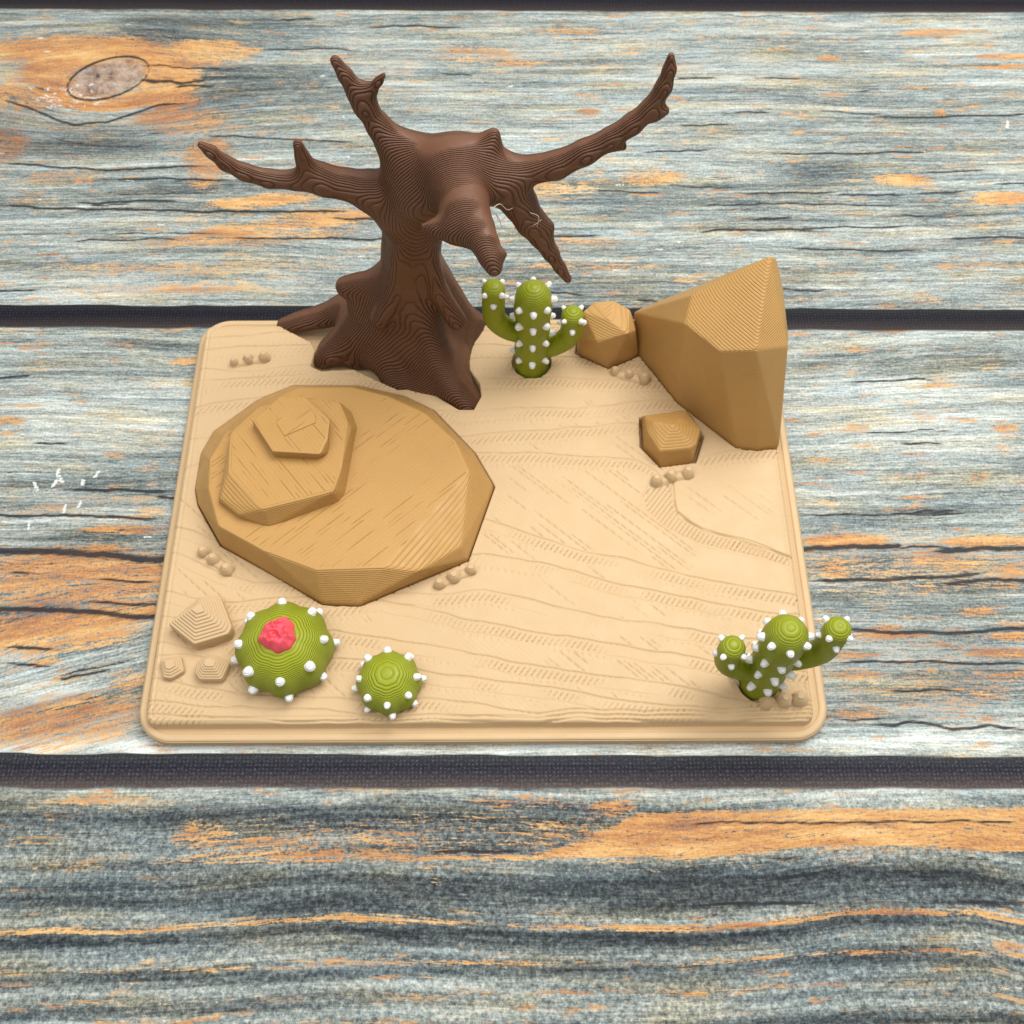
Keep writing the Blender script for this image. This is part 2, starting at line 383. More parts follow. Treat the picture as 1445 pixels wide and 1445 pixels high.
    gcol = t.ramp(t.math('ADD', gv_, sub(n4, .30)), [(.0, (.045, .034, .030)), (.30, (.020, .016, .018)), (.62, (.006, .006, .011)), (.9, (.014, .015, .017))])
    gcol = t.mix(t.math('MULTIPLY', t.math('MULTIPLY', weave, t.rng(fine, .35, .65)), .16), gcol, (.19, .20, .25))
    gcol = t.mix(t.math('MULTIPLY', front_, t.rng(fine, .3, .7, .25, .85)), gcol, t.mix(1., gcol, (2.6, 2.6, 2.6), 'MULTIPLY'))
    gcol = t.mix(t.math('MULTIPLY', t.rng(fine, .5, .75), t.math('MULTIPLY_ADD', front_, .22, .04)), gcol, (.10, .10, .115))
    gm = t.rng(t.math('ADD', gap_, sub(fine, .35)), .3, .7)
    col = t.mix(gm, col, gcol)
    t.put(t.b.inputs['Base Color'], col)
    t.b.inputs['Roughness'].default_value = .6; t.b.inputs['Specular IOR Level'].default_value = .13
    t.link(t.bump(t.math('ADD', weave, t.math('MULTIPLY', fine, 1.2)), .006, .5), t.b.inputs['Normal'])
    me.materials.append(t.m)

TONES = [(170, 420, 18, 60, -.15), (270, 480, 95, 150, -.16), (470, 1445, 20, 120, .05), (300, 560, 225, 250, .05), (1100, 1210, 222, 262, -.16), (1290, 1360, 285, 312, -.14),
         (0, 420, 395, 428, .10), (60, 200, 185, 230, -.06), (0, 250, 300, 340, .06), (600, 1100, 120, 240, .04),
         (0, 280, 530, 640, .14), (0, 260, 664, 695, -.08), (80, 240, 748, 770, -.18), (0, 250, 800, 850, -.05), (0, 80, 918, 936, .12), (0, 100, 950, 985, .14), (0, 1445, 1040, 1063, .26),
         (1110, 1445, 496, 520, -.12), (1110, 1445, 540, 660, .08), (1130, 1445, 715, 752, -.10), (1160, 1300, 785, 820, -.08), (1160, 1445, 1015, 1045, .1),
         (0, 1445, 1114, 1128, .25), (0, 860, 1128, 1190, -.05), (200, 900, 1135, 1170, -.10), (0, 1445, 1228, 1290, -.19), (800, 1445, 1220, 1280, -.06), (0, 1445, 1324, 1348, -.14), (0, 1445, 1388, 1402, .05), (600, 1445, 1405, 1430, .10), (0, 500, 1345, 1360, .1)]
ORANGE = [(-60, 260, 772, 862, .80), (-60, 240, 985, 1056, .74), (-60, 215, 858, 918, .86), (1100, 1480, 752, 835, .62), (1130, 1480, 880, 1018, .50), (240, 1460, 1150, 1215, .55), (-60, 340, 40, 200, .45), (560, 1445, 30, 130, .38), (0, 560, 370, 420, .4),
          (-30, 260, 52, 88, .9), (200, 365, 58, 92, .85), (300, 375, 66, 80, .8), (-40, 100, 100, 165, .8), (205, 275, 108, 158, .95), (215, 290, 128, 150, .8), (180, 330, 152, 188, .8), (245, 345, 165, 200, .6), (255, 330, 195, 250, .72), (260, 320, 225, 268, .8), (-40, 45, 180, 228, .72), (325, 345, 55, 75, .6),
          (280, 460, 275, 291, .9), (380, 530, 294, 318, .85), (275, 430, 315, 333, .85), (170, 520, 326, 345, .7), (20, 160, 240, 260, .6), (200, 350, 300, 314, .55), (0, 500, 371, 386, .66), (90, 400, 400, 414, .66), (0, 140, 384, 396, .4), (250, 320, 405, 413, .7),
          (600, 740, 68, 88, .72), (690, 770, 84, 95, .7), (760, 860, 38, 48, .7), (1265, 1375, 42, 50, .85), (1150, 1190, 78, 85, .85), (1370, 1460, 76, 84, .85), (1370, 1460, 92, 97, .85), (810, 850, 155, 162, .85), (1318, 1336, 154, 164, .85), (440, 640, 60, 130, .42), (560, 620, 120, 130, .6),
          (870, 970, 240, 258, .8), (1225, 1318, 247, 262, .85), (1368, 1460, 272, 288, .9), (720, 850, 258, 275, .75), (1310, 1420, 370, 379, .75), (760, 900, 336, 346, .7), (700, 960, 371, 382, .6), (950, 1060, 270, 280, .4), (1100, 1160, 420, 427, .6), (1270, 1345, 420, 426, .6), (1330, 1445, 315, 322, .55), (1370, 1400, 355, 365, .6),
          (-20, 38, 588, 598, .85), (20, 66, 486, 494, .62), (240, 290, 504, 514, .85), (158, 172, 505, 516, .6), (255, 280, 535, 545, .75), (85, 235, 699, 708, .62), (-10, 120, 712, 724, .6), (190, 235, 715, 727, .7), (110, 240, 742, 754, .75), (115, 175, 770, 778, .95), (-40, 232, 782, 800, .74), (-40, 120, 800, 856, .58), (195, 232, 797, 812, .85), (120, 235, 806, 850, .42), (176, 235, 856, 870, .9), (-40, 190, 866, 880, .9), (-40, 150, 880, 905, .85), (40, 90, 928, 940, .8), (-10, 35, 935, 950, .5), (150, 215, 946, 970, .72), (20, 140, 980, 1000, .75), (60, 215, 996, 1012, .85), (-30, 80, 1010, 1030, .8), (10, 120, 1018, 1032, .7), (90, 200, 1030, 1045, .7), (-40, 40, 1030, 1046, .7),
          (1125, 1265, 757, 772, 1.), (1320, 1470, 757, 771, 1.), (1270, 1330, 766, 772, .7), (1150, 1200, 782, 812, .75), (1285, 1400, 780, 806, .78), (1390, 1470, 795, 815, .75), (1150, 1210, 805, 816, .8), (1290, 1325, 822, 838, .8), (1150, 1265, 822, 838, .55), (1390, 1445, 822, 832, .6), (1345, 1410, 858, 868, .72), (1225, 1280, 882, 892, .7), (1195, 1310, 891, 902, .82), (1395, 1470, 893, 903, .8), (1160, 1250, 918, 930, .85), (1355, 1470, 914, 928, .85), (1160, 1255, 946, 960, .72), (1390, 1470, 948, 958, .7), (1360, 1425, 973, 986, .66), (1165, 1260, 1000, 1010, .78),
          (1190, 1240, 490, 498, .66), (1310, 1345, 530, 537, .65), (1280, 1330, 582, 592, .6), (1190, 1230, 600, 610, .66), (1400, 1440, 600, 610, .8), (1365, 1400, 668, 676, .72), (1225, 1280, 465, 470, .85), (1115, 1180, 670, 676, .5),
          (30, 260, 1124, 1138, .62), (60, 80, 1150, 1180, .5), (240, 330, 1160, 1200, .72), (300, 480, 1180, 1200, .7), (460, 640, 1170, 1192, .6), (640, 860, 1125, 1140, .6), (830, 900, 1128, 1150, .8), (0, 90, 1180, 1195, .55), (720, 800, 1180, 1195, .6), (-20, 200, 1215, 1228, .5), (600, 640, 1235, 1250, .55)]
CRACKS = [([(0, 140), (40, 152), (75, 168), (105, 176), (150, 172), (190, 160), (225, 148), (262, 146)], .8), ([(0, 230), (80, 236), (160, 240), (240, 236), (292, 234)], .75), ([(0, 290), (60, 294), (150, 295), (300, 299), (490, 297)], .85),
          ([(320, 336), (480, 336)], .6), ([(285, 191), (380, 195), (500, 200)], .6), ([(40, 120), (75, 132)], .6), ([(200, 190), (240, 187)], .5), ([(60, 191), (120, 205), (200, 207)], .4), ([(150, 275), (300, 272)], .45),
          ([(1090, 218), (1180, 217), (1316, 214)], .7), ([(1285, 273), (1367, 270)], .7), ([(1040, 274), (1100, 273), (1189, 272)], .7), ([(1060, 310), (1126, 308)], .8), ([(1116, 324), (1180, 321), (1285, 320)], .6), ([(1227, 166), (1330, 165), (1460, 161)], .65), ([(1297, 243), (1399, 241)], .65), ([(1259, 305), (1320, 305)], .55), ([(1060, 111), (1136, 111)], .6), ([(980, 290), (1110, 288), (1280, 290)], .55), ([(900, 215), (1010, 212)], .6), ([(830, 268), (940, 272)], .6), ([(1200, 130), (1240, 127)], .6), ([(1330, 336), (1460, 335)], .7), ([(1110, 352), (1300, 354)], .7),
          ([(-40, 775), (80, 779), (150, 784), (228, 791), (300, 793)], 1.7), ([(-40, 858), (100, 862), (228, 873), (300, 874)], 1.2), ([(85, 691), (160, 692), (250, 694)], .8), ([(-20, 727), (110, 728), (235, 733)], .7), ([(130, 818), (230, 822)], .6), ([(115, 850), (230, 854)], .6), ([(0, 806), (60, 810)], .5), ([(0, 935), (80, 942)], .6), ([(0, 912), (90, 918)], .7), ([(0, 668), (30, 667)], .5),
          ([(1120, 776), (1200, 773), (1268, 771)], 1.2), ([(1310, 778), (1380, 775), (1470, 772)], 1.15), ([(1145, 821), (1240, 819), (1310, 815), (1392, 809)], .95), ([(1320, 824), (1380, 819), (1470, 818)], .9), ([(1180, 889), (1250, 893), (1330, 893), (1400, 890), (1470, 884)], .8), ([(1180, 936), (1300, 934), (1470, 938)], .6), ([(1240, 976), (1360, 974)], .5), ([(1170, 1018), (1260, 1016)], .5), ([(1130, 728), (1240, 727), (1370, 724)], .5),
          ([(980, 1276), (1080, 1276), (1165, 1275)], .6), ([(1340, 1275), (1460, 1273)], .6), ([(600, 1199), (740, 1201)], .7), ([(963, 1161), (1200, 1162), (1445, 1158)], .45), ([(1080, 1213), (1140, 1213)], .5), ([(1340, 1213), (1400, 1213)], .5)]
build_table()

# ================================================================== DIORAMA BASE
base = thing('diorama_base', 'beige printed sand base with a stepped rim and rippled top, lying on the planks', 'base', (0, 0, 0))
def rrect(cx, cy, hx, hy, r, n=12):
    P = []
    for sx, sy, a0 in ((1, 1, 0), (-1, 1, 90), (-1, -1, 180), (1, -1, 270)):
        for k in range(n+1):
            a = math.radians(a0+90*k/n)
            P.append((cx+sx*(hx-r)+r*math.cos(a), cy+sy*(hy-r)+r*math.sin(a)))
    return P
def rim():
    prof = [(-.30, 0), (-.10, .0), (-.03, .05), (0, .12), (0, .24), (-.02, .29), (-.06, .325), (-.12, .338), (-.135, .332), (-.15, .34), (-.18, .343), (-.20, .318), (-.215, .305), (-.45, .304), (-1.2, .304)]
    V, F = [], []
    for (off, z) in prof:
        for p in rrect(0, 0, 8.0+off, 6.08+off, max(.05, .85+off)): V.append((*p, z))
    n = len(V)//len(prof)
    for k in range(len(prof)-1):
        for i in range(n): j = (i+1) % n; F.append((k*n+i, k*n+j, (k+1)*n+j, (k+1)*n+i))
    F.append(tuple(range(n))[::-1]); F.append(tuple(range((len(prof)-1)*n, len(prof)*n)))
    o = mesh('rim', V, F, M_rim, base); return o
rim()

CONT = [  # layer lines of the sand, front to back, as traced across the plate
    [(205, 1006), (253, 1012), (330, 1014), (620, 1016), (1150, 1014)],
    [(200, 985), (330, 1000), (450, 1001), (508, 1010), (640, 1012), (780, 1012), (1150, 1008)],
    [(215, 957), (259, 967), (330, 980), (480, 985), (595, 985), (644, 989), (707, 1000), (775, 1006), (860, 1011), (1150, 1004)],
    [(219, 925), (262, 925), (330, 940), (481, 926), (598, 944), (639, 953), (682, 958), (780, 971), (900, 994), (1000, 1006), (1150, 1000)],
    [(226, 905), (262, 912), (400, 900), (474, 887), (523, 897), (566, 905), (639, 920), (692, 927), (800, 945), (910, 963), (1080, 990), (1150, 994)],
    [(232, 870), (300, 880), (430, 860), (533, 847), (605, 864), (668, 876), (770, 893), (880, 914), (1010, 934), (1150, 950)],
    [(240, 833), (270, 844), (330, 850), (480, 835), (560, 838), (620, 838), (682, 835), (760, 851), (850, 869), (970, 889), (1030, 900), (1140, 912)],
    [(248, 779), (300, 806), (360, 826), (560, 800), (682, 783), (760, 795), (860, 821), (960, 844), (1100, 866), (1135, 870)],
    [(252, 745), (300, 760), (500, 740), (684, 731), (775, 762), (840, 783), (890, 792), (930, 805), (1000, 818), (1060, 828), (1130, 842)],
    [(262, 660), (300, 650), (500, 650), (660, 640), (760, 640), (900, 650), (925, 664), (949, 692), (952, 722), (992, 749), (1042, 762), (1120, 788)],
    [(270, 620), (400, 620), (660, 619), (726, 611), (810, 606), (893, 597), (960, 610), (986, 644), (1042, 634), (1110, 634)],
    [(278, 577), (339, 566), (400, 556), (560, 580), (660, 584), (726, 578), (810, 579), (876, 569), (959, 566), (1100, 566)],
    [(283, 540), (440, 532), (600, 540), (693, 536), (783, 533), (859, 541), (960, 540), (1100, 540)],
    [(287, 521), (333, 525), (355, 527), (400, 521), (440, 517), (600, 512), (667, 509), (760, 505), (810, 506), (900, 510), (1095, 510)],
    [(290, 497), (340, 492), (440, 490), (640, 490), (760, 490), (1090, 490)],
    [(296, 479), (345, 476), (400, 472), (600, 470), (683, 469), (723, 468), (1090, 470)],
    [(298, 461), (700, 459), (1085, 461)]]
LAY = .011
Z0 = .59
TREE_HOLE = [at(px, py, .62)[:2] for px, py in ((392, 452), (400, 466), (440, 486), (447, 498), (441, 520), (455, 526), (500, 524), (535, 540), (562, 552), (580, 552), (615, 560), (648, 580), (668, 580), (678, 562), (676, 545), (660, 524), (656, 495), (686, 457), (680, 446), (420, 442))]
ROCK_BIG = [at(px, py, .62)[:2] for px, py in ((277.5, 693), (281, 714), (313, 771), (396, 817), (456, 853), (508, 855), (660, 792), (697, 689), (670, 643), (612, 583), (569, 562), (505, 548), (415, 548), (366, 568), (303, 613), (286, 643))]
ROCK_TALL = [(7.04, 1.47), (7.6, 1.56), (7.72, 4.1), (7.2, 5.6), (4.3, 5.4), (4.15, 4.54), (5.1, 2.96), (6.5, 1.56)]
ROCK_MID = [(4.04, 1.58), (4.5, .99), (5.41, 1.12), (5.67, 1.87), (5.34, 2.62), (4.07, 2.45)]
ROCK_BACK = [(2.46, 4.55), (3.32, 4.06), (4.2, 4.5), (4.15, 5.3), (3.3, 5.62), (2.55, 5.3)]
SAG_B = (1.243, 4.268); SAG_F = (6.419, -4.76)
BAR_L = (-4.6, -4.05); BAR_S = (-2.15, -4.85)
SX0, SX1, SY0, SY1 = -7.71, 7.57, -5.70, 5.52
def sand():
    st = .021
    xs = np.arange(SX0-.10, SX1+.10+st, st); ys = np.arange(SY0-.10, SY1+.10+st, st)
    X, Y = np.meshgrid(xs, ys, indexing='ij')
    hs = np.zeros_like(X)
    ylines = []
    for L in CONT:
        q = np.array([at(px, py, .66)[:2] for px, py in L]); q = q[np.argsort(q[:, 0])]
        yy = np.interp(xs, q[:, 0], q[:, 1])
        k = np.ones(9)/9; yy = np.convolve(np.pad(yy, 4, mode='edge'), k, 'valid')
        yy = yy+(fbm(xs*.9, xs*0, len(ylines)+3, 3)-.5)*.16
        ylines.append(yy)
    YL = np.array(ylines)
    for k in range(1, len(YL)): YL[k] = np.maximum(YL[k], YL[k-1]+.10)
    lev = np.arange(len(YL))+1.
    for i in range(len(xs)):
        hs[i] = np.interp(ys, np.concatenate([[YL[0, i]-.4], YL[:, i], [YL[-1, i]+.4]]), np.concatenate([[0.], lev, [lev[-1]+.9]]))
    fl = np.floor(hs+1e-6); fr = hs-fl
    # distance (cm) from each sample to the step above it (towards the back) and below it
    up = np.full(X.shape, 9.); dn = np.full(X.shape, 9.)
    for k in range(len(YL)):
        d = YL[k][:, None]-Y
        up = np.where(d >= 0, np.minimum(up, d), up); dn = np.where(d < 0, np.minimum(dn, -d), dn)
    Z = Z0+LAY*(fl+np.clip(fr*.5, 0, .5))
    line_n = sst(fbm(X*.8, Y*1.5, 71, 3), .28, .5)
    Z -= .045*np.exp(-(np.minimum(up, dn)/.017)**2)*(.62+.38*line_n)
    # hatched strip just below each step: leaning slits
    band = sst(up, .05, .09)*sst(-up, -.30, -.25)
    q = (X*.80-Y*.60)
    sl = np.abs((q/.118) % 1.-.5)
    slit = sst(sl, .39, .49)
    gate = sst(fbm(X*.55+3, Y*.7, 81, 3), .38, .62)
    Z -= .062*band*slit*gate
    Z -= .016*np.exp(-((up-.31)/.02)**2)*sst(fbm(X*.6, Y*2, 85, 2), .35, .6)
    # open sand: sparse long slits leaning the other way
    q2 = (X*.66+Y*.75)+0*X; sl2 = np.abs((q2/.102) % 1.-.5); row = np.floor(q2/.102+.5)
    along = X*.75-Y*.66
    g2 = sst(vnoise(along*.72+row*7.31, row*.413, 91), .60, .72)*sst(fbm(X*.30, Y*.42, 93, 3), .44, .60)
    open_ = sst(up, .33, .42)*sst(dn, .03, .08)
    Z -= .060*sst(sl2, .40, .49)*g2*open_
    Z += .0035*np.cos(q2/.102*2*math.pi)*open_*fbm(X*.5, Y*.5, 97, 2)
    # curved dune outline in front of the block rock
    def pl(L): return [tuple(at(px, py, .68)[:2]) for px, py in L]
    edge = pl([(949, 680), (951, 705), (954, 722), (972, 736), (992, 749), (1018, 756), (1042, 762), (1080, 774), (1118, 788)])
    toe = pl([(912, 690), (906, 703), (912, 722), (935, 742), (962, 757), (992, 769), (1030, 778), (1075, 788), (1112, 800)])
    Z -= .065*np.exp(-(seg_dist(X, Y, edge)/.020)**2)
    ds = poly_sd(X, Y, edge+toe[::-1])
    Z -= .06*sst(-ds, .02, .06)*sst(np.abs((q/.105) % 1.-.5), .36, .48)+.02*sst(-ds, -.04, .10)
    Z += .016*np.exp(-(seg_dist(X, Y, toe)/.05)**2)-.035*np.exp(-(seg_dist(X, Y-.05, toe)/.02)**2)
    # dots where the nozzle turned
    q3 = np.abs((X/.16+Y*1.1) % 1.-.5)
    Z -= .035*sst(q3, .36, .48)*np.exp(-((up-.37)/.03)**2)*sst(fbm(X*.9, Y*.9, 99, 2), .42, .6)
    Z += (fbm(X*6, Y*6, 101, 2)-.5)*.004
    # raised sand under the pebbles is part of the pebbles; sockets sink
    depth_ = np.full(X.shape, 9.)
    for P in (ROCK_BIG, ROCK_TALL, ROCK_MID, ROCK_BACK): depth_ = np.minimum(depth_, poly_sd(X, Y, P)-.035)
    depth_ = np.minimum(depth_, poly_sd(X, Y, TREE_HOLE)-.03)
    for c in (SAG_B, SAG_F): depth_ = np.minimum(depth_, np.hypot(X-c[0], Y-c[1])-.535)
    for c, r in ((BAR_L, .95), (BAR_S, .6)): depth_ = np.minimum(depth_, np.hypot(X-c[0], Y-c[1])-r)
    Z += .008*np.exp(-(np.maximum(depth_, 0)/.05)**2)
    Z = np.where(depth_ < 0, .36+(Z-.36)*sst(depth_, -.035, 0), Z)
    # outer wall of the slab
    dx = np.maximum(np.maximum(SX0-X, X-SX1), -9); dy = np.maximum(SY0-Y, Y-SY1); r = .22
    e = np.hypot(np.maximum(dx+r, 0), np.maximum(dy+r, 0))+np.minimum(np.maximum(dx+r, dy+r), 0)-r
    Z -= .05*sst(e, -.08, 0)
    Z = Z-.02*np.exp(-((e+.13)/.025)**2)
    Z = np.where(e > 0, .29+(Z-.29)*(1-sst(e, 0, .05)), Z)
    cx_, cy_ = np.clip(X, SX0+r, SX1-r), np.clip(Y, SY0+r, SY1-r); ln = np.hypot(X-cx_, Y-cy_)+1e-9
    k_ = np.minimum(1., (r+.06)/ln); X = cx_+(X-cx_)*k_; Y = cy_+(Y-cy_)*k_
    V = np.stack([X, Y, Z], -1).reshape(-1, 3)
    mesh('sand_bed', V, grid_faces(len(xs), len(ys)), M_sand, base)
sand()

def terraces(V, F, cx, cy, poly, top, z0, z1, layer=.05, skew=(0, 0), power=1.0, flat=.12, dome=False):
    """stack of printed layers shrinking from poly (relative to cx, cy) towards an apex"""
    n = max(2, int(round((z1-z0)/layer)))
    for k in range(n):
        a = k/n
        f = 1-(1-flat)*(a**power)
        if dome: f = math.sqrt(1-(.985*a)**2)
        zc0, zc1 = z0+(z1-z0)*k/n, z0+(z1-z0)*(k+1)/n
        ring = []
        for (px, py) in poly:
            ring.append((cx+px*f+skew[0]*a, cy+py*f+skew[1]*a))
        i0 = len(V); m_ = len(ring)
        mx = sum(p[0] for p in ring)/m_; my = sum(p[1] for p in ring)/m_
        for ins, z in ((0., zc0), (0., zc0+(zc1-zc0)*.55), (.018, zc1)):
            for (x, y) in ring:
                d = math.hypot(x-mx, y-my)+1e-6; s_ = max(.1, 1-ins/d)
                V.append((mx+(x-mx)*s_, my+(y-my)*s_, z))
        for b in (0, 1):
            for i in range(m_):
                j = (i+1) % m_; F.append((i0+b*m_+i, i0+b*m_+j, i0+(b+1)*m_+j, i0+(b+1)*m_+i))
        F.append(tuple(i0+2*m_+i for i in range(m_)))
def roundpoly(P, r=.05, n=4):
    out = []
    for i, p in enumerate(P):
        a, b, c = np.array(P[i-1]), np.array(p), np.array(P[(i+1) % len(P)])
        u = (a-b)/np.linalg.norm(a-b); v = (c-b)/np.linalg.norm(c-b)
        p0, p1 = b+u*r, b+v*r
        for k in range(n+1):
            t_ = k/n; out.append(tuple((1-t_)**2*p0+2*t_*(1-t_)*b+t_*t_*p1))
    return out
def pebbles(pts, radii, label):
    c = [at(px, py, .72) for px, py in pts]
    V, F = [], []
    # sand swell the lumps sit in
    g = mesh('pebble_cluster', *swell(c, radii), M_sand, base)
    g['label'] = label; g['_loc'] = base['_loc']
    for p, r in zip(c, radii):
        V, F = [], []
        poly = [(r*(1+.10*math.sin(3*a+p[0]*9)+.06*math.sin(5*a+p[1]*7))*math.cos(a), r*.95*math.sin(a)) for a in np.linspace(0, 2*math.pi, 33)[:-1]]
        if poly[0][0]*poly[1][1]-poly[1][0]*poly[0][1] < 0: poly = poly[::-1]
        r *= 1.6; zs = float(np.interp(p[1], [-5.7, 5.7], [.62, .78]))
        terraces(V, F, p[0], p[1], poly, 0, zs-.03, zs+.09+r*.62, .032, (random.uniform(-.02, .02), random.uniform(-.01, .03)), dome=True)
        mesh('pebble', V, F, M_stone, g, smooth=False, root=base)
def swell(c, radii):
    c = np.array(c); x0, x1 = c[:, 0].min()-.3, c[:, 0].max()+.3; y0, y1 = c[:, 1].min()-.28, c[:, 1].max()+.28
    xs = np.arange(x0, x1, .03); ys = np.arange(y0, y1, .03); X, Y = np.meshgrid(xs, ys, indexing='ij')
    d = seg_dist(X, Y, [tuple(p[:2]) for p in c])
    zb = np.interp((c[0, 1]+c[-1, 1])/2, [-5.7, 5.7], [.60, .77])
    Z = zb-.20+.27*sst(-d, -.31, -.05)+.012*np.floor(fbm(X*3, Y*3, 12, 2)*3)
    return np.stack([X, Y, Z], -1).reshape(-1, 3), grid_faces(len(xs), len(ys))
pebbles([(332, 514), (352, 510), (374, 507)], (.13, .15, .16), 'pebble row beside the tree, near the back left corner')
pebbles([(868, 527), (888, 532), (909, 537)], (.13, .13, .17), 'pebble row between the round rock and the tall rock')
pebbles([(926, 680), (947, 673), (970, 669)], (.16, .17, .17), 'pebble row in front of the small block rock')
pebbles([(620, 824), (640, 814), (664, 804)], (.15, .18, .15), 'pebble row at the front right of the stepped rock')
pebbles([(288, 779), (302, 790), (321, 804)], (.16, .16, .17), 'pebble row at the front left of the stepped rock')
pebbles([(1082, 990), (1107, 987), (1129, 985)], (.18, .2, .2), 'pebble row in the front right corner')
def stone(px_poly, apex, z0, zt, layer, flat, label):
    c = np.mean([at(x, y, .7)[:2] for x, y in px_poly], 0)
    poly = [tuple(at(x, y, .66)[:2]-c) for x, y in px_poly]
    area = sum(a[0]*b[1]-b[0]*a[1] for a, b in zip(poly, poly[1:]+poly[:1]))
    if area < 0: poly = poly[::-1]
    ap = at(*apex, zt)[:2]
    V, F = [], []
    zb = z0+(zt-z0)*.58
    terraces(V, F, c[0], c[1], roundpoly(poly, .07), 0, z0, zb, zb-z0, (0, 0), 1, 1.)
    terraces(V, F, c[0], c[1], roundpoly([(x*.97, y*.97) for x, y in poly], .06), 0, zb-.01, zt, layer, tuple(ap-c), 1., flat)
    o = mesh('stone', V, F, M_stone, base, smooth=False); o['label'] = label
stone([(242, 888), (287, 850), (316, 848), (333, 893), (328, 903), (279, 918)], (280, 858), .55, 1.32, .036, .12, 'largest beige stepped stone at the left edge')
stone([(227, 932), (257, 927), (262, 949), (243, 960), (231, 958)], (239, 937), .55, .88, .035, .3, 'low flat beige stone in the front left corner')
stone([(281, 936), (300, 925), (327, 940), (316, 963), (284, 963), (277, 952)], (295, 934), .55, 1.04, .036, .25, 'small beige stepped stone beside the flowering cactus')

# ================================================================== ROCKS
def P3(pts, z): return [at(px, py, z) for px, py in pts]
rk = thing('stepped_rock', 'wide tan rock of three stacked tiers set in the left of the base', 'rock', (*np.mean(ROCK_BIG, 0), .36))
low = [np.array([*p, .36]) for p in ROCK_BIG]+[np.array([*p, .75]) for p in ROCK_BIG]
top = P3([(294, 690), (308, 742), (370, 776), (446, 804), (541, 801), (662, 664), (643, 622), (600, 583), (548, 559), (497, 546), (420, 547), (372, 570), (318, 612), (296, 648)], 1.50)
low += top+P3([(678, 680), (651, 771), (655, 648)], 1.14)+P3([(590, 806)], 1.30)
hull('lower_tier', low, M_rock, rk, .06)
mid = P3([(308, 709), (337, 732), (380, 745), (479, 709), (488, 696), (505, 602), (497, 582), (452, 566), (390, 560), (332, 590)], 1.46)
mid += P3([(323, 664), (325, 612), (366, 574), (450, 562), (479, 566), (490, 592), (481, 664), (471, 693), (432, 696), (371, 718)], 2.02)
mid += P3([(309, 705), (336, 726), (364, 728)], 1.72)
mid += P3([(496, 604)], 1.9)
hull('middle_tier', mid, M_rock2, rk, .06)
tp = P3([(357, 601), (388, 646), (449, 648), (464, 640), (466, 597), (432, 564), (394, 566)], 1.98)
tp += P3([(356, 593), (384, 637), (452, 641), (463, 618), (466, 592), (430, 559), (394, 560)], 2.34)
hull('top_tier', tp, M_rock2, rk, .05)
cap = P3([(391, 599), (402, 616), (446, 597), (445, 586), (437, 575), (412, 574), (392, 586)], 2.33)
cap += [p+np.array([0, 0, .035]) for p in cap]
hull('top_patch', cap, M_rock, rk, .012)

tr = thing('tall_rock', 'tallest tan rock, a sharp faceted peak at the right edge of the base', 'rock', (6.3, 3.4, .36))
A = lambda px, py, Y: atY(px, py, Y)
tall = [np.array([x, y, .36]) for x, y in ROCK_TALL]+[np.array([x, y, .8]) for x, y in ROCK_TALL]
tall += [A(1067, 494, 2.15), A(1015, 495, 2.38), A(966, 457, 3.25), A(976, 416, 3.9), A(1049, 394, 3.9), A(1087, 361, 4.05), A(1096, 364, 4.25), A(1105, 406, 4.0), A(1112, 489, 2.6),
         A(1112, 470, 3.2), A(907, 434, 5.3), A(894, 441, 5.1), A(1078, 428, 3.25), A(1030, 548, 2.02), np.array([6.4, 5.4, 2.3]), np.array([7.4, 4.7, 2.4])]
hull('rock_body', tall, M_rock, tr, .05)
br = thing('round_rock', 'rounded faceted tan rock between the back cactus and the tall rock', 'rock', (3.35, 4.85, .36))
def ringpts(P, k, z, c): return [np.array([c[0]+(p[0]-c[0])*k, c[1]+(p[1]-c[1])*k, z]) for p in P]
RB = [(2.5, 4.58), (3.32, 4.1), (4.15, 4.52), (4.1, 5.25), (3.3, 5.58), (2.6, 5.25)]
bp = ringpts(RB, 1., .36, (3.35, 4.85))+ringpts(RB, 1., .75, (3.35, 4.85))
bp += [A(816, 478, 4.55), A(843, 483, 4.15), A(897, 466, 4.5), A(886, 470, 4.2), A(822, 440, 4.9), A(839, 426, 5.15), A(866, 424, 5.2), A(889, 437, 5.0), A(860, 452, 4.55), A(897, 458, 5.1), A(873, 462, 4.35)]
hull('rock_body', bp, M_rock, br, .04)
mr = thing('block_rock', 'small low tan block rock with a pitched top at the foot of the tall rock', 'rock', (4.9, 1.8, .36))
RM = [(4.1, 1.6), (4.53, 1.04), (5.37, 1.17), (5.62, 1.87), (5.3, 2.76), (4.12, 2.6)]
mp = ringpts(RM, 1., .36, (4.9, 1.8))+ringpts(RM, 1., .6, (4.9, 1.8))
mp += P3([(909, 587), (967, 579), (989, 606), (983, 627), (974, 633), (931, 637), (914, 611)], 1.18)+P3([(950, 600)], 1.52)+P3([(962, 590), (923, 595)], 1.38)
hull('rock_body', mp, M_rock, mr, .04)

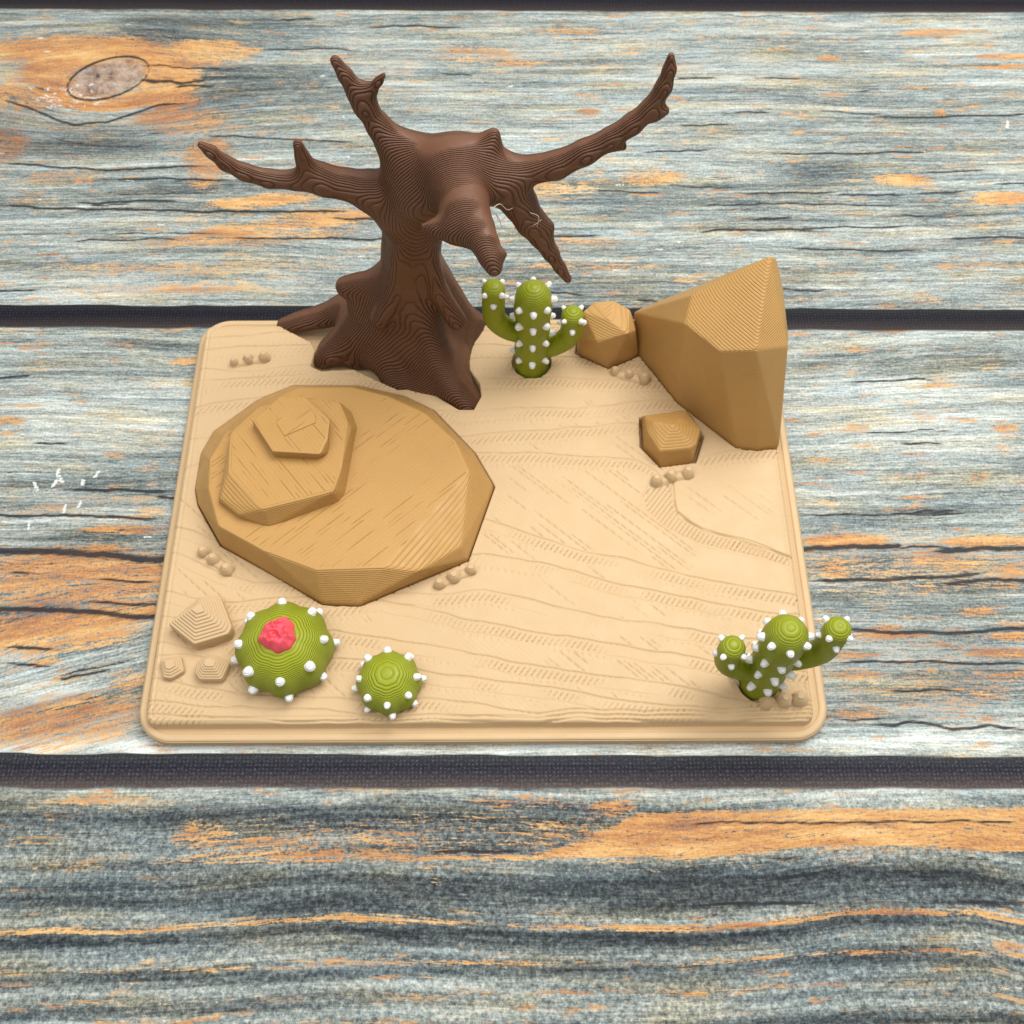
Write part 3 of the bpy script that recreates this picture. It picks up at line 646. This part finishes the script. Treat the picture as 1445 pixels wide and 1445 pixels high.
# ================================================================== TREE (one blended solid, cut into trunk, roots and branches)
def build_tree():
    root = thing('dead_tree', 'bare dark brown dead tree with spread roots and antler like branches on the base', 'tree', (-2.1, 4.7, .4))
    names = ['trunk', 'branch', 'branch', 'branch', 'branch', 'branch', 'root', 'root', 'root', 'root', 'root']
    caps = []
    def chain(part, pts, k=.30):
        q = []
        for (px, py, Y, rp) in pts:
            p = atY(px, py, Y); q.append((p, rp*depth(p)/CF))
        caps.append((part, [(a, b, ra, rb) for (a, ra), (b, rb) in zip(q[:-1], q[1:])], k))
    def chz(part, pts, k=.30):
        q = []
        for (px, py, z, rp) in pts:
            p = at(px, py, z); q.append((p, rp*depth(p)/CF))
        caps.append((part, [(a, b, ra, rb) for (a, ra), (b, rb) in zip(q[:-1], q[1:])], k))
    # trunk
    chain(0, [(574, 470, 4.95, 50), (578, 415, 4.95, 45), (581, 352, 4.9, 40), (584, 305, 4.8, 45), (600, 262, 4.65, 55), (635, 242, 4.45, 46)], .5)
    for x0, x1, x2, x3, yy in ((560, 565, 565, 558, 4.44), (608, 602, 604, 618, 4.42)):
        chain(0, [(x0+8, 262, yy+.02, 12), (x1, 305, yy, 13), (x2, 352, yy, 12), (x3, 410, yy-.05, 14), (x3+(x3-585)*.8, 452, yy-.2, 14)], .16)
    chain(0, [(600, 250, 4.7, 52), (588, 222, 4.75, 34)], .4)
    chain(0, [(635, 242, 4.45, 42), (690, 250, 4.35, 34)], .4)
    chain(0, [(640, 238, 4.5, 34), (668, 218, 4.5, 24), (688, 203, 4.55, 15), (697, 189, 4.55, 9)], .35)
    chain(0, [(690, 235, 4.4, 24), (693, 205, 4.5, 11)], .3)
    # left branch
    chain(1, [(560, 288, 4.75, 40), (525, 270, 4.7, 30), (490, 260, 4.65, 22), (455, 254, 4.6, 19), (419, 254, 4.55, 14), (380, 252, 4.5, 13), (345, 243, 4.45, 12), (318, 230, 4.4, 11), (298, 214, 4.35, 9), (283, 204, 4.3, 6)])
    chain(1, [(462, 256, 4.6, 15), (441, 239, 4.57, 11), (428, 219, 4.53, 7), (420, 202, 4.5, 3.5)], .35)
    chain(1, [(434, 250, 4.57, 10), (426, 228, 4.53, 6), (420, 204, 4.5, 3.5)], .25)
    # upper left branch
    chain(2, [(572, 230, 4.8, 36), (555, 203, 4.9, 25), (535, 178, 5.0, 18), (517, 152, 5.05, 15), (502, 128, 5.1, 13.5), (487, 106, 5.15, 11), (473, 85, 5.2, 8.5)])
    chain(2, [(514, 144, 5.08, 11), (525, 126, 5.05, 8), (534, 115, 5.0, 6.), (542, 105, 5.0, 4.5)], .3)
    # long right branch
    chain(3, [(690, 246, 4.35, 32), (735, 242, 4.3, 21), (785, 233, 4.25, 20), (825, 215, 4.25, 18), (862, 195, 4.3, 15.5), (892, 175, 4.35, 15), (918, 153, 4.4, 14), (937, 122, 4.45, 12), (945, 98, 4.5, 9.5), (947, 79, 4.5, 6.5)])
    chain(3, [(866, 203, 4.28, 10), (880, 207, 4.25, 6)], .1)
    chain(3, [(925, 160, 4.4, 12), (938, 156, 4.35, 8)], .12)
    # lower right branch
    chain(4, [(712, 256, 4.25, 31), (733, 286, 4.15, 25), (748, 313, 4.0, 21), (764, 334, 3.9, 17), (777, 357, 3.8, 12), (790, 378, 3.75, 9), (801, 394, 3.7, 7)])
    chain(4, [(756, 315, 3.95, 16), (774, 320, 3.9, 9)], .2)
    # front branch, reaching towards the viewer
    chain(5, [(645, 240, 4.3, 46), (650, 270, 3.8, 40), (657, 300, 3.2, 34), (672, 324, 2.75, 26), (684, 343, 2.4, 20), (692, 362, 2.15, 17.5), (697, 378, 1.98, 13)], .3)
    chain(5, [(668, 325, 2.85, 24), (642, 322, 2.9, 23), (619, 321, 2.95, 15), (599, 320, 2.95, 6.5)], .2)
    chain(5, [(700, 360, 2.2, 10), (708, 359, 2.2, 8)], .1)
    # roots
    chain(6, [(560, 410, 4.95, 34), (515, 420, 5.1, 24)], .35)
    chz(6, [(508, 430, 1.4, 25), (455, 446, .88, 18), (402, 459, .60, 12)], .45)
    chain(10, [(560, 395, 5.0, 30), (510, 402, 5.05, 18), (488, 405, 5.05, 14)], .3)
    chain(7, [(560, 430, 4.7, 30)]+[], .3)
    chz(7, [(545, 430, 2.2, 30), (505, 462, 1.45, 26), (468, 496, .80, 20), (456, 507, .55, 15)], .45)
    chz(7, [(550, 450, 1.6, 36), (505, 505, .5, 20)], .5)
    chz(8, [(578, 385, 3.6, 24), (594, 440, 2.55, 22), (616, 500, 1.5, 21), (640, 545, .85, 20), (660, 568, .50, 17)], .36)
    chz(8, [(600, 440, 1.9, 30), (632, 520, .7, 30), (655, 556, .45, 18)], .36)
    chz(8, [(560, 430, 2.3, 30), (548, 500, 1.0, 30), (560, 530, .62, 24), (590, 548, .45, 20)], .45)
    chz(8, [(590, 470, 1.5, 40), (615, 535, .6, 30)], .36)
    chz(9, [(600, 380, 3.3, 26), (622, 420, 2.2, 26), (648, 445, 1.2, 20), (672, 453, .75, 13), (682, 455, .55, 9)], .5)
    chz(9, [(608, 430, 1.8, 34), (640, 490, .7, 26)], .36)
    chz(9, [(600, 400, 2.8, 30), (640, 455, 1.0, 28), (662, 475, .5, 18)], .36)
    h = .05
    lo = np.array([-6.6, 1.5, .34]); hi = np.array([4.9, 6.6, 11.4])
    n = np.ceil((hi-lo)/h).astype(int)
    ax = [np.float32(lo[i])+np.arange(n[i], dtype=np.float32)*np.float32(h) for i in range(3)]
    D = np.full(n, 3., np.float32); raw = np.full(n, 3., np.float32); lab = np.zeros(n, np.int8)
    def box(a, b, r):
        l = np.minimum(a, b)-r; u = np.maximum(a, b)+r
        i0 = np.clip(((l-lo)/h).astype(int), 0, n-1); i1 = np.clip(((u-lo)/h).astype(int)+2, 1, n)
        return tuple(slice(int(x), int(y)) for x, y in zip(i0, i1))
    for part, segs, k in caps:
        if not segs: continue
        ends = np.array([p for s_ in segs for p in s_[:2]])
        sl = box(ends.min(0), ends.max(0), max(max(s_[2:]) for s_ in segs)+k+.35)
        x, y, z = np.meshgrid(ax[0][sl[0]], ax[1][sl[1]], ax[2][sl[2]], indexing='ij')
        d = np.full(x.shape, 9., np.float32)
        for a, b, ra, rb in segs:          # tapered rods, joined along the limb without swelling
            v = (b-a).astype(np.float32); L = float(v@v)+1e-9
            px, py, pz = x-np.float32(a[0]), y-np.float32(a[1]), z-np.float32(a[2])
            t_ = np.clip((px*v[0]+py*v[1]+pz*v[2])/L, 0, 1)
            dd = np.sqrt((px-t_*v[0])**2+(py-t_*v[1])**2+(pz-t_*v[2])**2)-(ra+(rb-ra)*t_)
            hh = np.maximum(.10-np.abs(d-dd), 0)/.10
            d = np.minimum(d, dd)-hh*hh*.10*.25
        o = D[sl]; hh = np.maximum(k-np.abs(o-d), 0)/k
        D[sl] = np.minimum(o, d)-hh*hh*k*.25
        rr = raw[sl]; near = d < rr; lab[sl] = np.where(near, part, lab[sl]); raw[sl] = np.minimum(rr, d)
    # ridges and small hollows of the bark
    x, y, z = np.meshgrid(ax[0], ax[1], ax[2], indexing='ij')
    D += ((vnoise(x*1.4+z*.35, y*1.4-z*.2, 3)-.5)*.085*(1-sst(z, 4.5, 7.))+(vnoise(x*2.3+y, z*2.3-y*.7, 4)-.5)*.014).astype(np.float32)
    D = np.maximum(D, np.float32(.42)-z)
    # flat cut end of the front branch
    # ---- surface nets
    ins = D < 0
    c = [(i, j, k) for i in (0, 1) for j in (0, 1) for k in (0, 1)]
    sh = tuple(m_-1 for m_ in n)
    def cs(A_, o): return A_[o[0]:o[0]+sh[0], o[1]:o[1]+sh[1], o[2]:o[2]+sh[2]]
    cnt = np.zeros(sh, np.int8)
    for o in c: cnt += cs(ins, o)
    act = (cnt > 0) & (cnt < 8); idx = np.argwhere(act)
    vid = np.full(sh, -1, np.int32); vid[act] = np.arange(len(idx))
    acc = np.zeros((len(idx), 3)); w = np.zeros(len(idx))
    I = idx.T
    for o in c:
        for axis in range(3):
            if o[axis]: continue
            o2 = list(o); o2[axis] = 1
            d0 = D[I[0]+o[0], I[1]+o[1], I[2]+o[2]]; d1 = D[I[0]+o2[0], I[1]+o2[1], I[2]+o2[2]]
            cr = (d0 < 0) != (d1 < 0); tt = np.where(cr, d0/(d0-d1+1e-12), 0)
            q = np.tile(np.array(o, float), (len(idx), 1)); q[:, axis] = tt
            acc[cr] += q[cr]; w[cr] += 1
    V = (idx+acc/w[:, None])*h+lo
    quads, ql = [], []
    for axis in range(3):
        b_, c_ = [(1, 2), (2, 0), (0, 1)][axis]
        s0 = [slice(1, m_-1) for m_ in n]; s1 = list(s0); s0[axis] = slice(0, n[axis]-1); s1[axis] = slice(1, n[axis])
        A0, A1 = ins[tuple(s0)], ins[tuple(s1)]
        e = np.argwhere(A0 != A1)
        off = np.ones(3, int); off[axis] = 0
        e2 = e+off
        flip = A0[tuple(e.T)]
        def vv(db, dc):
            f_ = e2.copy(); f_[:, b_] -= db; f_[:, c_] -= dc
            return vid[tuple(f_.T)]
        q = np.stack([vv(1, 1), vv(0, 1), vv(0, 0), vv(1, 0)], 1)
        q[~flip] = q[~flip][:, ::-1]
        quads.append(q); ql.append(lab[tuple(e2.T)])
    Q = np.concatenate(quads); QL = np.concatenate(ql)
    ok = (Q >= 0).all(1); Q = Q[ok]; QL = QL[ok]
    # smooth a little, then normals from the field
    for it in range(3):
        s_ = np.zeros_like(V); k_ = np.zeros(len(V))
        for a_, b_ in ((0, 1), (1, 2), (2, 3), (3, 0)):
            np.add.at(s_, Q[:, a_], V[Q[:, b_]]); np.add.at(k_, Q[:, a_], 1)
            np.add.at(s_, Q[:, b_], V[Q[:, a_]]); np.add.at(k_, Q[:, b_], 1)
        V = V*.4+.6*s_/np.maximum(k_, 1)[:, None]
    fn = np.cross(V[Q[:, 2]]-V[Q[:, 0]], V[Q[:, 3]]-V[Q[:, 1]])
    N = np.zeros_like(V)
    for a_ in range(4): np.add.at(N, Q[:, a_], fn)
    N /= np.linalg.norm(N, axis=1)[:, None]+1e-12
    lbl = {1: 'long left branch with one upright twig', 2: 'upper left branch forked at its tip', 3: 'long curved branch rising to the right', 4: 'short branch hanging to the right', 5: 'thick smooth branch reaching forward over the cactus'}
    for part, nm in enumerate(names):
        f_ = Q[QL == part]
        if not len(f_): continue
        u, inv = np.unique(f_, return_inverse=True)
        o = mesh(nm, V[u], inv.reshape(f_.shape), M_tree, root, normals=N[u])
        if part in lbl: o['label'] = lbl[part]
    # fine stray threads of filament left from printing
    th = [[(697, 292, 3.3), (706, 288, 3.5), (716, 296, 3.7), (728, 291, 3.8)], [(668, 292, 3.2), (664, 305, 3.0), (668, 318, 2.8)], [(672, 326, 2.6), (690, 322, 2.6), (705, 328, 2.7)],
          [(700, 300, 3.5), (704, 312, 3.5), (713, 306, 3.7)], [(742, 312, 3.75), (752, 318, 3.7), (764, 310, 3.7)], [(735, 330, 3.9), (752, 336, 3.75), (762, 330, 3.7)], [(690, 296, 3.2), (702, 304, 3.5), (708, 320, 3.5)], [(748, 300, 3.8), (760, 306, 3.7), (757, 322, 3.7)]]
    for q in th:
        pts = [atY(*p) for p in q]
        V_, F_ = tube(spline(pts, 8), [.009]*(8*(len(pts)-1)+1), 5)
        mesh('stray_thread', V_, F_, M_hair, root)

def spline(P, n):
    P = [np.asarray(p, float) for p in P]; P = [2*P[0]-P[1]]+P+[2*P[-1]-P[-2]]; out = []
    for i in range(1, len(P)-2):
        for k in range(n):
            t_ = k/n; a, b, c_, d = P[i-1], P[i], P[i+1], P[i+2]
            out.append(.5*((2*b)+(c_-a)*t_+(2*a-5*b+4*c_-d)*t_*t_+(3*b-a-3*c_+d)*t_**3))
    out.append(P[-2]); return out
def tube(pts, rad, seg=20, cap=True):
    V, F = [], []; pts = [np.asarray(p, float) for p in pts]; ref = None
    for i, p in enumerate(pts):
        tg = pts[min(i+1, len(pts)-1)]-pts[max(i-1, 0)]; tg = tg/(np.linalg.norm(tg)+1e-12)
        if ref is None: ref = np.array([0, 1., 0]) if abs(tg[1]) < .9 else np.array([1., 0, 0])
        u = ref-tg*(ref@tg); u /= np.linalg.norm(u); ref = u; v = np.cross(tg, u)
        for k in range(seg):
            a = 2*math.pi*k/seg; V.append(tuple(p+rad[i]*(u*math.cos(a)+v*math.sin(a))))
    for i in range(len(pts)-1):
        for k in range(seg):
            j = (k+1) % seg; F.append((i*seg+k, i*seg+j, (i+1)*seg+j, (i+1)*seg+k))
    if cap: F.append(tuple(range(seg))[::-1]); F.append(tuple((len(pts)-1)*seg+k for k in range(seg)))
    return V, F
build_tree()

# ================================================================== CACTI
def lathe(prof, seg=40, wob=None):
    V, F = [], []
    for r, z in prof:
        for k in range(seg):
            a = 2*math.pi*k/seg; rr = r*(wob(a, z) if wob else 1); V.append((rr*math.cos(a), rr*math.sin(a), z))
    n = len(prof)
    for i in range(n-1):
        for k in range(seg):
            j = (k+1) % seg; F.append((i*seg+k, i*seg+j, (i+1)*seg+j, (i+1)*seg+k))
    F.append(tuple(range(seg))[::-1]); F.append(tuple((n-1)*seg+k for k in range(seg)))
    return V, F
def spine_mesh(r, L):
    prof = [(r*1.05, -.06), (r, .0), (r*.93, L*.35), (r*.80, L*.62), (r*.66, L*.84), (r*.42, L*.95), (.15*r, L*.995), (.004, L)]
    V, F = lathe(prof, 12)
    me = bpy.data.meshes.new('spine'); me.from_pydata([tuple(np.array(v)*S) for v in V], [], F)
    me.polygons.foreach_set('use_smooth', [True]*len(me.polygons)); me.materials.append(M_white); return me
SP_S, SP_B = spine_mesh(.098, .155), spine_mesh(.120, .150)
SP_M = spine_mesh(.090, .120)
def add_spine(root, me, p, d, sc=1.):
    o = bpy.data.objects.new('spine', me); COL.objects.link(o); o.parent = root
    o.location = Vector(p)*S; o.rotation_mode = 'QUATERNION'
    o.rotation_quaternion = Vector((0, 0, 1)).rotation_difference(Vector(d))
    o.scale = (sc*random.uniform(.88, 1.10),)*2+(sc*random.uniform(.78, 1.15),)
def local(name, V, F, mat, root, smooth=True):
    return mesh(name, np.array(V)+np.array(root['_loc']), F, mat, root, smooth)
def saguaro():
    root = thing('saguaro_cactus', 'green two armed cactus with white knobs standing behind, between the tree and the round rock', 'cactus', (*SAG_B, .60), 'branching cacti')
    def rz(z): return .452+.010*math.sin(z*8.2+1)+.03*sst(np.array(z), 1.9, 2.6)
    prof = [(float(rz(z)), z) for z in np.arange(-.24, 2.72, .05)]
    r0 = prof[-1][0]
    for a in np.linspace(0, 90, 16)[1:]:
        a = math.radians(a); prof.append((max(.003, r0*math.cos(a)**.9), 2.70+.57*math.sin(a)))
    V, F = lathe(prof, 56, lambda a, z: 1+.012*math.sin(8*a)+.006*math.sin(3*a+z*4)); local('trunk', V, F, M_green, root)
    def arm(sx, z_at, out, top, r):
        pts = spline([(sx*.25, 0, z_at-.10), (sx*.62, 0, z_at+.10), (sx*(out-.1), 0, z_at+.42), (sx*out, 0, z_at+.75), (sx*out, 0, top-.25)], 9)
        rad = [r*(.86+.14*min(1, i/16)) for i in range(len(pts))]
        for a in np.linspace(0, 90, 9)[1:]:
            a = math.radians(a); pts.append(np.array([sx*out, 0, top-.25+.25*math.sin(a)])); rad.append(max(.004, r*math.cos(a)))
        V, F = tube(pts, rad, 32); local('arm', V, F, M_green, root)
        for zz, n, off in ((top-.22, 4, 45), (top-.52, 4, 0)):
            for k in range(n):
                a = math.radians(off+360*k/n)
                if zz < z_at+.5 and math.cos(a)*sx < -.5: continue
                d = Vector((math.cos(a), math.sin(a), .55 if zz > top-.3 else .1)).normalized()
                rr = r*.93
                add_spine(root, SP_S, (sx*out+rr*math.cos(a), rr*math.sin(a), zz), d, .8)
    arm(-1, 1.45, .99, 3.36, .29)
    arm(1, .78, 1.01, 2.34, .29)
    for row, zz in enumerate((.66, 1.40, 2.10, 2.74)):
        for k in range(8):
            a = math.radians(-90+45*k)
            if zz > 2.5 and math.sin(a) > .5: continue
            if abs(math.sin(a)) < .1 and ((math.cos(a) < 0 and 1.3 < zz < 1.8) or (math.cos(a) > 0 and   .5 < zz < 1.2)): continue
            add_spine(root, SP_S, (.45*math.cos(a), .45*math.sin(a), zz), Vector((math.cos(a), math.sin(a), .10)))
    for ang in (38, 90, 142):
        a = math.radians(ang)
        add_spine(root, SP_S, (.43*math.cos(a), .43*math.sin(a), 2.92), Vector((math.cos(a), math.sin(a), .5)).normalized())
    return root
def copy_thing(root, loc, rz, label):
    r = root.copy(); COL.objects.link(r); r.location = Vector(loc)*S; r.rotation_euler = (0, 0, rz); r['label'] = label; r['_loc'] = [float(x) for x in loc]
    for ch in list(root.children):
        c_ = ch.copy(); COL.objects.link(c_); c_.parent = r
    return r
sg = saguaro()
s2 = copy_thing(sg, (*SAG_F, .60), math.radians(180), 'green two armed cactus with white knobs leaning over the front right corner of the base')
gl, gf = tube(spline([(SAG_F[0]+.52, SAG_F[1]+.12, .72), (SAG_F[0]+.60, SAG_F[1]-.02, .76), (SAG_F[0]+.62, SAG_F[1]-.22, .72), (SAG_F[0]+.42, SAG_F[1]-.46, .66), (SAG_F[0]+.30, SAG_F[1]-.60, .64)], 8), [.03+.05*math.sin(math.pi*i/32) for i in range(33)], 10)
mesh('glue_smear', gl, gf, M_glue, s2)['label'] = 'clear dried glue at the foot of the cactus'
def barrel(c, R, Hh, name_label, me, mat, off, flower):
    root = thing('barrel_cactus', name_label, 'cactus', (*c, .62), 'round ribbed cacti')
    def rib(a): return 1+.042*(abs(math.cos(4*(a-off)))**1.3*2-1)
    prof = [(R*.80, -.22), (R*.86, 0)]
    n = 26
    for i in range(1, n+1):
        a = math.radians(-22+112*i/n); prof.append((max(.004, R*math.cos(a)**.96), Hh*.27+Hh*.73*math.sin(a)))
    V, F = lathe(prof, 120, lambda a, z: 1+(rib(a)-1)*(1.-.5*max(0, z/Hh)**3)); local('body', V, F, mat, root)
    for k in range(8):
        a = off+math.radians(45*k)
        for lat, sc in ((33, 1.), (-4, .92)):
            la = math.radians(lat+random.uniform(-2, 2)); rr = R*math.cos(la)**.96*rib(a)*.985; z = Hh*.27+Hh*.73*math.sin(la)
            aa = a+math.radians(random.uniform(-2, 2)+(6 if lat < 0 else 0))
            add_spine(root, me, (rr*math.cos(aa), rr*math.sin(aa), z), Vector((math.cos(aa)*math.cos(la), math.sin(aa)*math.cos(la), math.sin(la)+.15)).normalized(), sc)
    if flower:
        V, F = [], []; nr, ns = 16, 72
        for i in range(nr+1):
            f = i/nr
            for k in range(ns):
                a = 2*math.pi*k/ns
                out = .40*(1+.05*math.cos(5*(a+.3))+.035*math.cos(9*a+1)+.07*math.cos(3*(a-1.2))-.20*math.exp(-((a-math.radians(100))/.20)**2)+.05*float(vnoise(np.array(3+2*math.cos(a)), np.array(3+2*math.sin(a)), 5)-.5))
                rr = out*f
                z = .29*(1-f**4)+.045*math.cos(8*a+4*f+2*math.sin(3*a))*f*(1-f**8)+.030*math.cos(5*(a+.3)+5*f)*f*(1-f)*3+.16*abs(float(vnoise(np.array(rr*math.cos(a)*9+40.), np.array(rr*math.sin(a)*9+40.), 8)-.5))*2*(1-f**6)+.05*float(vnoise(np.array(rr*math.cos(a)*20+40.), np.array(rr*math.sin(a)*22+40.), 9)-.5)
                V.append((rr*math.cos(a)*1.02, rr*math.sin(a)*1.04, Hh-.06+z))
        for k in range(ns):
            x, y, z = V[nr*ns+k]; V.append((x*.9, y*.9, Hh-.22))
        for i in range(nr+1):
            for k in range(ns):
                j = (k+1) % ns; F.append((i*ns+k, i*ns+j, (i+1)*ns+j, (i+1)*ns+k))
        local('flower', V, F, M_pink, root)
    return root
barrel(BAR_L, 1.10, 1.22, 'largest round green cactus topped by a pink flower at the front left of the base', SP_B, M_dome, math.radians(4), True)
barrel(BAR_S, .73, .88, 'small round green cactus with no flower at the front edge of the base', SP_M, M_dome, math.radians(2), False)

# ================================================================== LIGHT
world = bpy.data.worlds.new('World'); scene.world = world; world.use_nodes = True
bg = world.node_tree.nodes['Background']; bg.inputs[0].default_value = (1, .985, .96, 1); bg.inputs[1].default_value = .47
def area(name, loc, target, size, power, col=(1, .98, .95), sy=None):
    l = bpy.data.lights.new(name, 'AREA'); l.energy = power; l.color = col; l.size = size*S
    if sy: l.shape = 'RECTANGLE'; l.size_y = sy*S
    o = bpy.data.objects.new(name, l); COL.objects.link(o); o.location = Vector(loc)*S
    o.rotation_euler = (Vector(target)-Vector(loc)).to_track_quat('-Z', 'Y').to_euler()
area('softbox_lamp', (18, 16, 52), (0, 1, 0), 40, 3.65)
area('fill_lamp', (-22, -8, 60), (0, 0, 0), 40, 1.3, (1, .99, .98))

vs = scene.view_settings
vs.view_transform = 'Standard'; vs.look = 'None'; vs.exposure = 0; vs.gamma = 1; vs.use_curve_mapping = False
scene.cycles.max_bounces = 6
